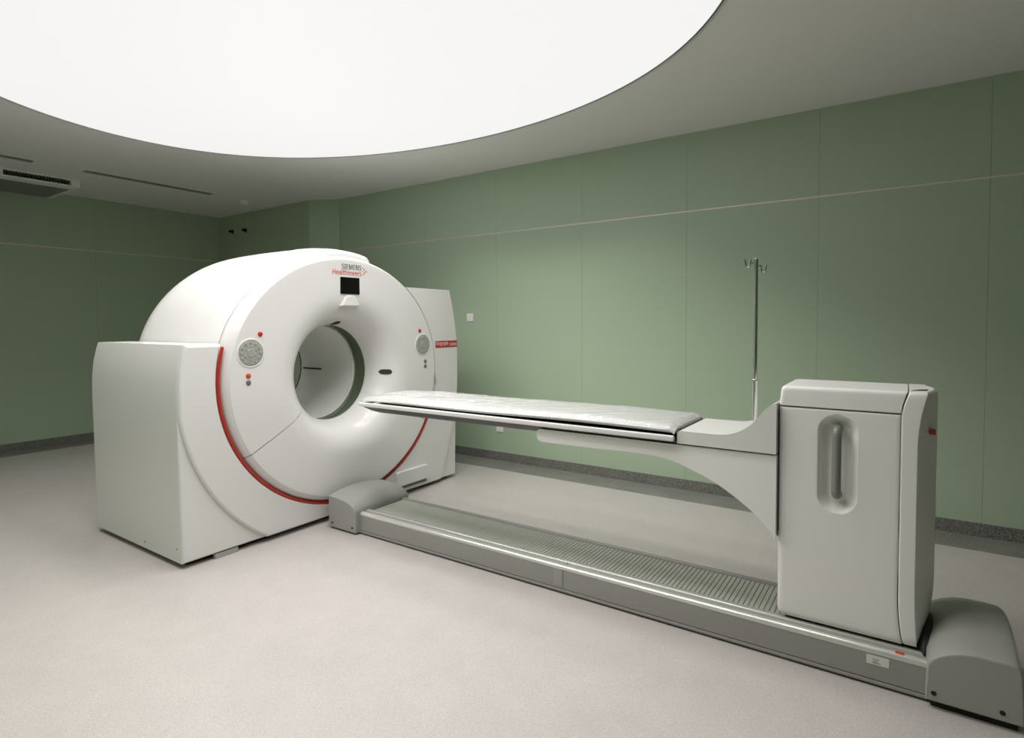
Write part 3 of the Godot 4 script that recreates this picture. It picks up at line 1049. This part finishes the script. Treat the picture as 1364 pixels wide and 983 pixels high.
func make_pedestal(g: Node3D, off: Vector3) -> void:
	var zf := -2.72
	var zb := -3.09
	var x0 := -0.451
	var y0 := 0.160
	var ys := 1.081
	# body: a shaped front with a pill-shaped hollow, then sides and back
	var hollow_c := Vector2(-0.2265, 0.857)
	var hh := 0.205
	var hw := 0.0735
	var depth := func(x: float, y: float) -> float:
		var q := Vector2(x, y) - hollow_c
		q.y = maxf(absf(q.y) - (hh - hw), 0.0)
		var d: float = q.length() / hw
		if d >= 1.0:
			return 0.0
		var u: float = clampf((1.0 - d) / 0.55, 0.0, 1.0)
		return 0.045 * u * u * (3.0 - 2.0 * u) * 0.85 + 0.006 * clampf((1.0 - d) / 0.06, 0.0, 1.0)
	var us: Array = [0.0, 0.004, 0.010, 0.018, 0.03]
	var u := 0.06
	while u < 0.31:
		us.append(u / 0.441 if false else u / 0.441)
		u += 0.0042
	for e in [0.34, 0.37, 0.40, 0.425, 0.436, 0.4405, 0.441]:
		us.append(e / 0.441)
	for i in 5:
		us[i] = us[i] / 0.441
	var vs: Array = []
	for e in [0.0, 0.003, 0.008, 0.016, 0.026, 0.04, 0.06, 0.10, 0.15, 0.20, 0.25, 0.30, 0.35, 0.40, 0.45, 0.48]:
		vs.append(y0 + e)
	var v := 0.645
	while v < 1.067:
		vs.append(v)
		v += 0.006
	for e in [1.070, 1.076, 1.080, ys]:
		vs.append(e)
	var b := MB.new()
	var rows: Array = []
	var rim_top := PackedVector3Array()
	for y in vs:
		var row := PackedVector3Array()
		var xr := seam_x(y) - 0.0015
		var db: float = y - y0
		var xl := x0
		if db < 0.035:
			xl += 0.035 - sqrt(0.035 * 0.035 - (0.035 - db) * (0.035 - db))
		for w in us:
			var x := lerpf(xl, xr, w)
			var dl: float = x - xl
			var z := zf
			for e in [[dl, 0.018], [db, 0.026], [xr - x, 0.005], [ys - y, 0.005]]:
				if e[0] < e[1]:
					z -= e[1] - sqrt(maxf(0.0, e[1] * e[1] - (e[1] - e[0]) * (e[1] - e[0])))
			z -= depth.call(x, y)
			row.append(Vector3(x, y, z))
		rows.append(row)
	b.grid(rows)
	# skirts
	var m: int = us.size() - 1
	for i in rows.size() - 1:
		var p: PackedVector3Array = rows[i]
		var q: PackedVector3Array = rows[i + 1]
		for e in [0, m]:
			var a := p[e]
			var c := q[e]
			b.quad(a, c, Vector3(c.x, c.y, zb), Vector3(a.x, a.y, zb))
		b.quad(Vector3(p[0].x, p[0].y, zb), Vector3(q[0].x, q[0].y, zb), Vector3(q[m].x, q[m].y, zb), Vector3(p[m].x, p[m].y, zb))
	for e in [0, rows.size() - 1]:
		var p: PackedVector3Array = rows[e]
		for j in m:
			b.quad(p[j], p[j + 1], Vector3(p[j + 1].x, p[j + 1].y, zb), Vector3(p[j].x, p[j].y, zb))
	var body := put_part("pedestal_body", b, M.white_matt, g, off)
	# handle bar in the hollow
	var path := PackedVector3Array()
	var hx := -0.2285
	for p in [[1.002, zf - 0.045], [1.004, zf - 0.030], [1.003, zf - 0.012], [0.996, zf + 0.001], [0.984, zf + 0.007], [0.968, zf + 0.008], [0.90, zf + 0.008], [0.80, zf + 0.008], [0.757, zf + 0.008], [0.742, zf + 0.006], [0.731, zf - 0.001], [0.725, zf - 0.014], [0.724, zf - 0.030], [0.725, zf - 0.045]]:
		path.append(Vector3(hx, p[0], p[1]))
	var hm := MB.new()
	hm.tube(path, 0.0178, 18)
	put_part("handle", hm, M.handle, body, off, "vertical grey bar handle")
	# lid
	var lid := MB.new()
	var lr: Array = []
	var outline := func(y: float, ins: float) -> PackedVector3Array:
		var xr := seam_x(y) - 0.0015 - minf(ins, 0.003)
		var lean := (y - 1.087) * 0.05
		var o := PackedVector3Array()
		for q in rounded([[x0 + ins + lean, zf - ins], [xr, zf - ins], [xr, zb + ins], [x0 + ins + lean, zb + ins]], [0.018, 0.004, 0.004, 0.018]):
			o.append(Vector3(q.x, y, q.y))
		return o
	for e in [[1.0865, 0.004], [1.090, 0.0], [1.12, 0.001], [1.15, 0.002], [1.160, 0.0035], [1.167, 0.007], [1.171, 0.012], [1.173, 0.02]]:
		lr.append(outline.call(e[0], e[1]))
	lid.grid(lr, true)
	cap_fan(lid, lr[0])
	cap_fan(lid, lr[lr.size() - 1])
	put_part("pedestal_lid", lid, M.white_matt, g, off)
	# rounded end cover
	var ec := MB.new()
	var er: Array = []
	var end_outline := func(y: float, ins: float) -> PackedVector3Array:
		var xs := seam_x(y) + 0.0015
		var edge := 0.047
		var top := clampf((y - 0.95) / 0.22, 0.0, 1.0)
		var bot := clampf((0.40 - y) / 0.24, 0.0, 1.0)
		edge += 0.030 * top * top + 0.012 * bot * bot
		var nose := 0.112 - 0.035 * bot * bot
		var o := PackedVector3Array()
		o.append(Vector3(xs, y, zf - ins - 0.004))
		o.append(Vector3(xs + 0.004, y, zf - ins))
		o.append(Vector3(edge - 0.014, y, zf - ins))
		o.append(Vector3(edge - 0.003, y, zf - ins - 0.001))
		o.append(Vector3(edge - ins * 0.5, y, zf - ins - 0.004))
		var n := 16
		for k in range(1, n):
			var across := 1.0 - 2.0 * k / n
			var wz := (zf + zb) / 2 + (absf(zf - zb) / 2 - ins - 0.006) * across
			o.append(Vector3(edge + (nose - edge) * (1.0 - pow(absf(across), 1.6)) - ins, y, wz))
		o.append(Vector3(edge - ins * 0.5, y, zb + ins + 0.008))
		o.append(Vector3(edge - 0.006, y, zb + ins + 0.002))
		o.append(Vector3(edge - 0.014, y, zb + ins))
		o.append(Vector3(xs + 0.004, y, zb + ins))
		o.append(Vector3(xs, y, zb + ins + 0.004))
		return o
	for e in [[0.163, 0.022], [0.166, 0.014], [0.172, 0.008], [0.182, 0.003], [0.20, 0.0], [0.23, 0.0], [0.27, 0.0], [0.32, 0.0], [0.38, 0.0], [0.5, 0.0], [0.7, 0.0], [0.9, 0.0], [0.97, 0.0], [1.02, 0.0], [1.06, 0.0], [1.09, 0.0], [1.12, 0.0], [1.145, 0.0], [1.160, 0.002], [1.168, 0.006], [1.173, 0.013]]:
		er.append(end_outline.call(e[0], e[1]))
	ec.grid(er, true)
	cap_fan(ec, er[0])
	cap_fan(ec, er[er.size() - 1])
	put_part("pedestal_end_cover", ec, M.white_matt, g, off)
	var vt := MB.new()
	vt.prism(P2([[0.020, -2.775], [0.072, -2.800], [0.078, -2.850], [0.050, -2.835]]), 1.1725, 1.1745, "y")
	put_part("top_slot", vt, M.black, g, off)
	# small maker badge on the rounded end
	var bd := MB.new()
	bd.box(Vector3(0.085, 1.005, -2.815), Vector3(0.103, 1.022, -2.775), 0.001, 1)
	put_part("badge", bd, M.red_strip, g, off)
	# dark skid under the pedestal
	put_part("skid", boxm(Vector3(-0.42, 0.139, -3.05), Vector3(0.05, 0.164, -2.765)), M.black, g, off)

func cap_fan(b: MB, row: PackedVector3Array) -> void:
	var p2 := PackedVector2Array()
	for p in row:
		p2.append(Vector2(p.x, p.z))
	var ix := Geometry2D.triangulate_polygon(p2)
	for i in range(0, ix.size(), 3):
		b.tri(row[ix[i]], row[ix[i + 1]], row[ix[i + 2]])

# ------------------------------------------------------------------ mattress
func make_mattress() -> void:
	var x0 := -3.075
	var x1 := -0.895
	var t := thing("mattress", "long thin grey mattress wrapped in shiny clear plastic on the patient table", "mattress", Vector3((x0 + x1) / 2, 0.9, ZC))
	var off := -t.position
	var nz := FastNoiseLite.new()
	nz.seed = 21
	nz.frequency = 1.0
	nz.fractal_octaves = 2
	var lift := func(x: float) -> float:       # the mattress does not lie quite flat
		return 0.008 * exp(-pow((x + 1.5) / 0.5, 2.0)) + 0.002 * sin(x * 4.0) - 0.003
	var top := func(x: float, w: float) -> float:
		var a := absf(w)
		var y := 0.968 - 0.008 * a * a
		if a > 0.75:
			y -= 0.022 * (1.0 - sqrt(maxf(0.0, 1.0 - pow((a - 0.75) / 0.25, 2.0))))
		var e: float = minf(x - x0, x1 - x)
		if e < 0.03:
			y -= 0.018 * pow(1.0 - e / 0.03, 2.0)
		if x < -2.7:
			y -= 0.012 * clampf((-2.7 - x) / 0.35, 0.0, 1.0)
		return y + lift.call(x)
	var body := MB.new()
	var rows: Array = []
	for i in 90:
		var x := lerpf(x0, x1, i / 89.0)
		var row := PackedVector3Array()
		for j in 29:
			var w := lerpf(-1.0, 1.0, j / 28.0)
			row.append(Vector3(x, top.call(x, w), ZC + w * 0.236))
		for j in 13:
			var w := lerpf(1.0, -1.0, j / 12.0)
			row.append(Vector3(x, lerpf(0.897, 0.928, w * w) + lift.call(x) * w * w, ZC + w * 0.232))
		rows.append(row)
	body.grid(rows, true)
	for e in [0, 89]:
		var r: PackedVector3Array = rows[e]
		for j in 28:
			var k := 29 + clampi(int(j * 12.0 / 28.0), 0, 11)
			k = 41 - (k - 29)
			body.quad(r[j], r[j + 1], r[k - 1] if k > 29 else r[29], r[k])
	put_part("cushion", body, M.mattress, t, off)
	# loose plastic film with diagonal creases
	var film := MB.new()
	rows = []
	var nx := 300
	var nw := 44
	for i in nx + 1:
		var x := lerpf(x0 - 0.012, x1 + 0.004, float(i) / nx)
		var row := PackedVector3Array()
		for j in nw + 1:
			var w := lerpf(-1.0, 1.0, float(j) / nw)
			var wz := w * 0.2375
			var d := (x * 0.75 + wz * 1.0)
			var r1 := 1.0 - absf(nz.get_noise_2d(d * 9.0, (x - wz) * 1.2))
			var r2 := 1.0 - absf(nz.get_noise_2d(d * 22.0 + 40.0, (x - wz) * 3.0))
			var amp := 0.35 + 0.65 * clampf(nz.get_noise_2d(x * 1.3 + 9.0, 3.0) + 0.6, 0.0, 1.0)
			var y: float = top.call(clampf(x, x0, x1), clampf(w, -1, 1)) + 0.0015 + amp * (0.009 * pow(r1, 9.0) + 0.0010 * pow(r2, 5.0))
			if absf(w) > 1.0:
				y -= 0.012
			if x > x1 - 0.06:
				y += 0.010 * (0.5 + nz.get_noise_2d(w * 6.0, x * 12.0)) * (x - x1 + 0.06) / 0.06
			row.append(Vector3(x, y, ZC + wz))
		rows.append(row)
	film.grid(rows)
	put_part("plastic_wrap", film, M.film, t, off, "clear crinkled plastic film")

# ------------------------------------------------------------------ infusion pole
func make_pole() -> void:
	var o := Vector3(-0.588, 0.982, ZC)
	var t := thing("infusion_pole", "slim chrome infusion pole with two hooks standing on the table's end tray", "infusion pole", o)
	var b := MB.new()
	b.lathe(Vector3.ZERO, Vector3.UP, [Vector2(0.0, 0.0), Vector2(0.0125, 0.0), Vector2(0.0125, 0.190), Vector2(0.0115, 0.194), Vector2(0.009, 0.196)], 20)
	put_part("lower_tube", b, M.chrome, t, Vector3.ZERO)
	var u := MB.new()
	u.lathe(Vector3.ZERO, Vector3.UP, [Vector2(0.0098, 0.193), Vector2(0.0098, 0.758), Vector2(0.008, 0.764), Vector2(0.0, 0.764)], 20)
	put_part("upper_tube", u, M.chrome, t, Vector3.ZERO)
	var bar := MB.new()
	bar.tube(PackedVector3Array([Vector3(-0.020, 0.746, 0.036), Vector3(-0.006, 0.739, 0.010), Vector3(0.0, 0.736, 0.0), Vector3(0.006, 0.733, -0.012), Vector3(0.020, 0.726, -0.040)]), 0.003, 8)
	put_part("cross_bar", bar, M.chrome, t, Vector3.ZERO)
	for s in [[-0.026, 0.734, 0.045], [0.024, 0.714, -0.048]]:
		var hk := MB.new()
		var p := PackedVector3Array()
		for k in 13:
			var a := PI * (1.0 + k / 12.0)
			p.append(Vector3(s[0] + 0.011 * cos(a), s[1] + 0.012 + 0.026 * sin(a) , s[2]))
		p.insert(0, p[0] + Vector3(-0.003, 0.012, 0))
		p.append(p[p.size() - 1] + Vector3(0.003, 0.012, 0))
		hk.tube(p, 0.0035, 8)
		put_part("hook", hk, M.chrome, t, Vector3.ZERO)

func _ready() -> void:
	make_camera()
	make_environment()
	make_materials()
	make_ceiling_light()
	make_room()
	make_gantry()
	make_table()
	make_mattress()
	make_pole()
	make_fittings()
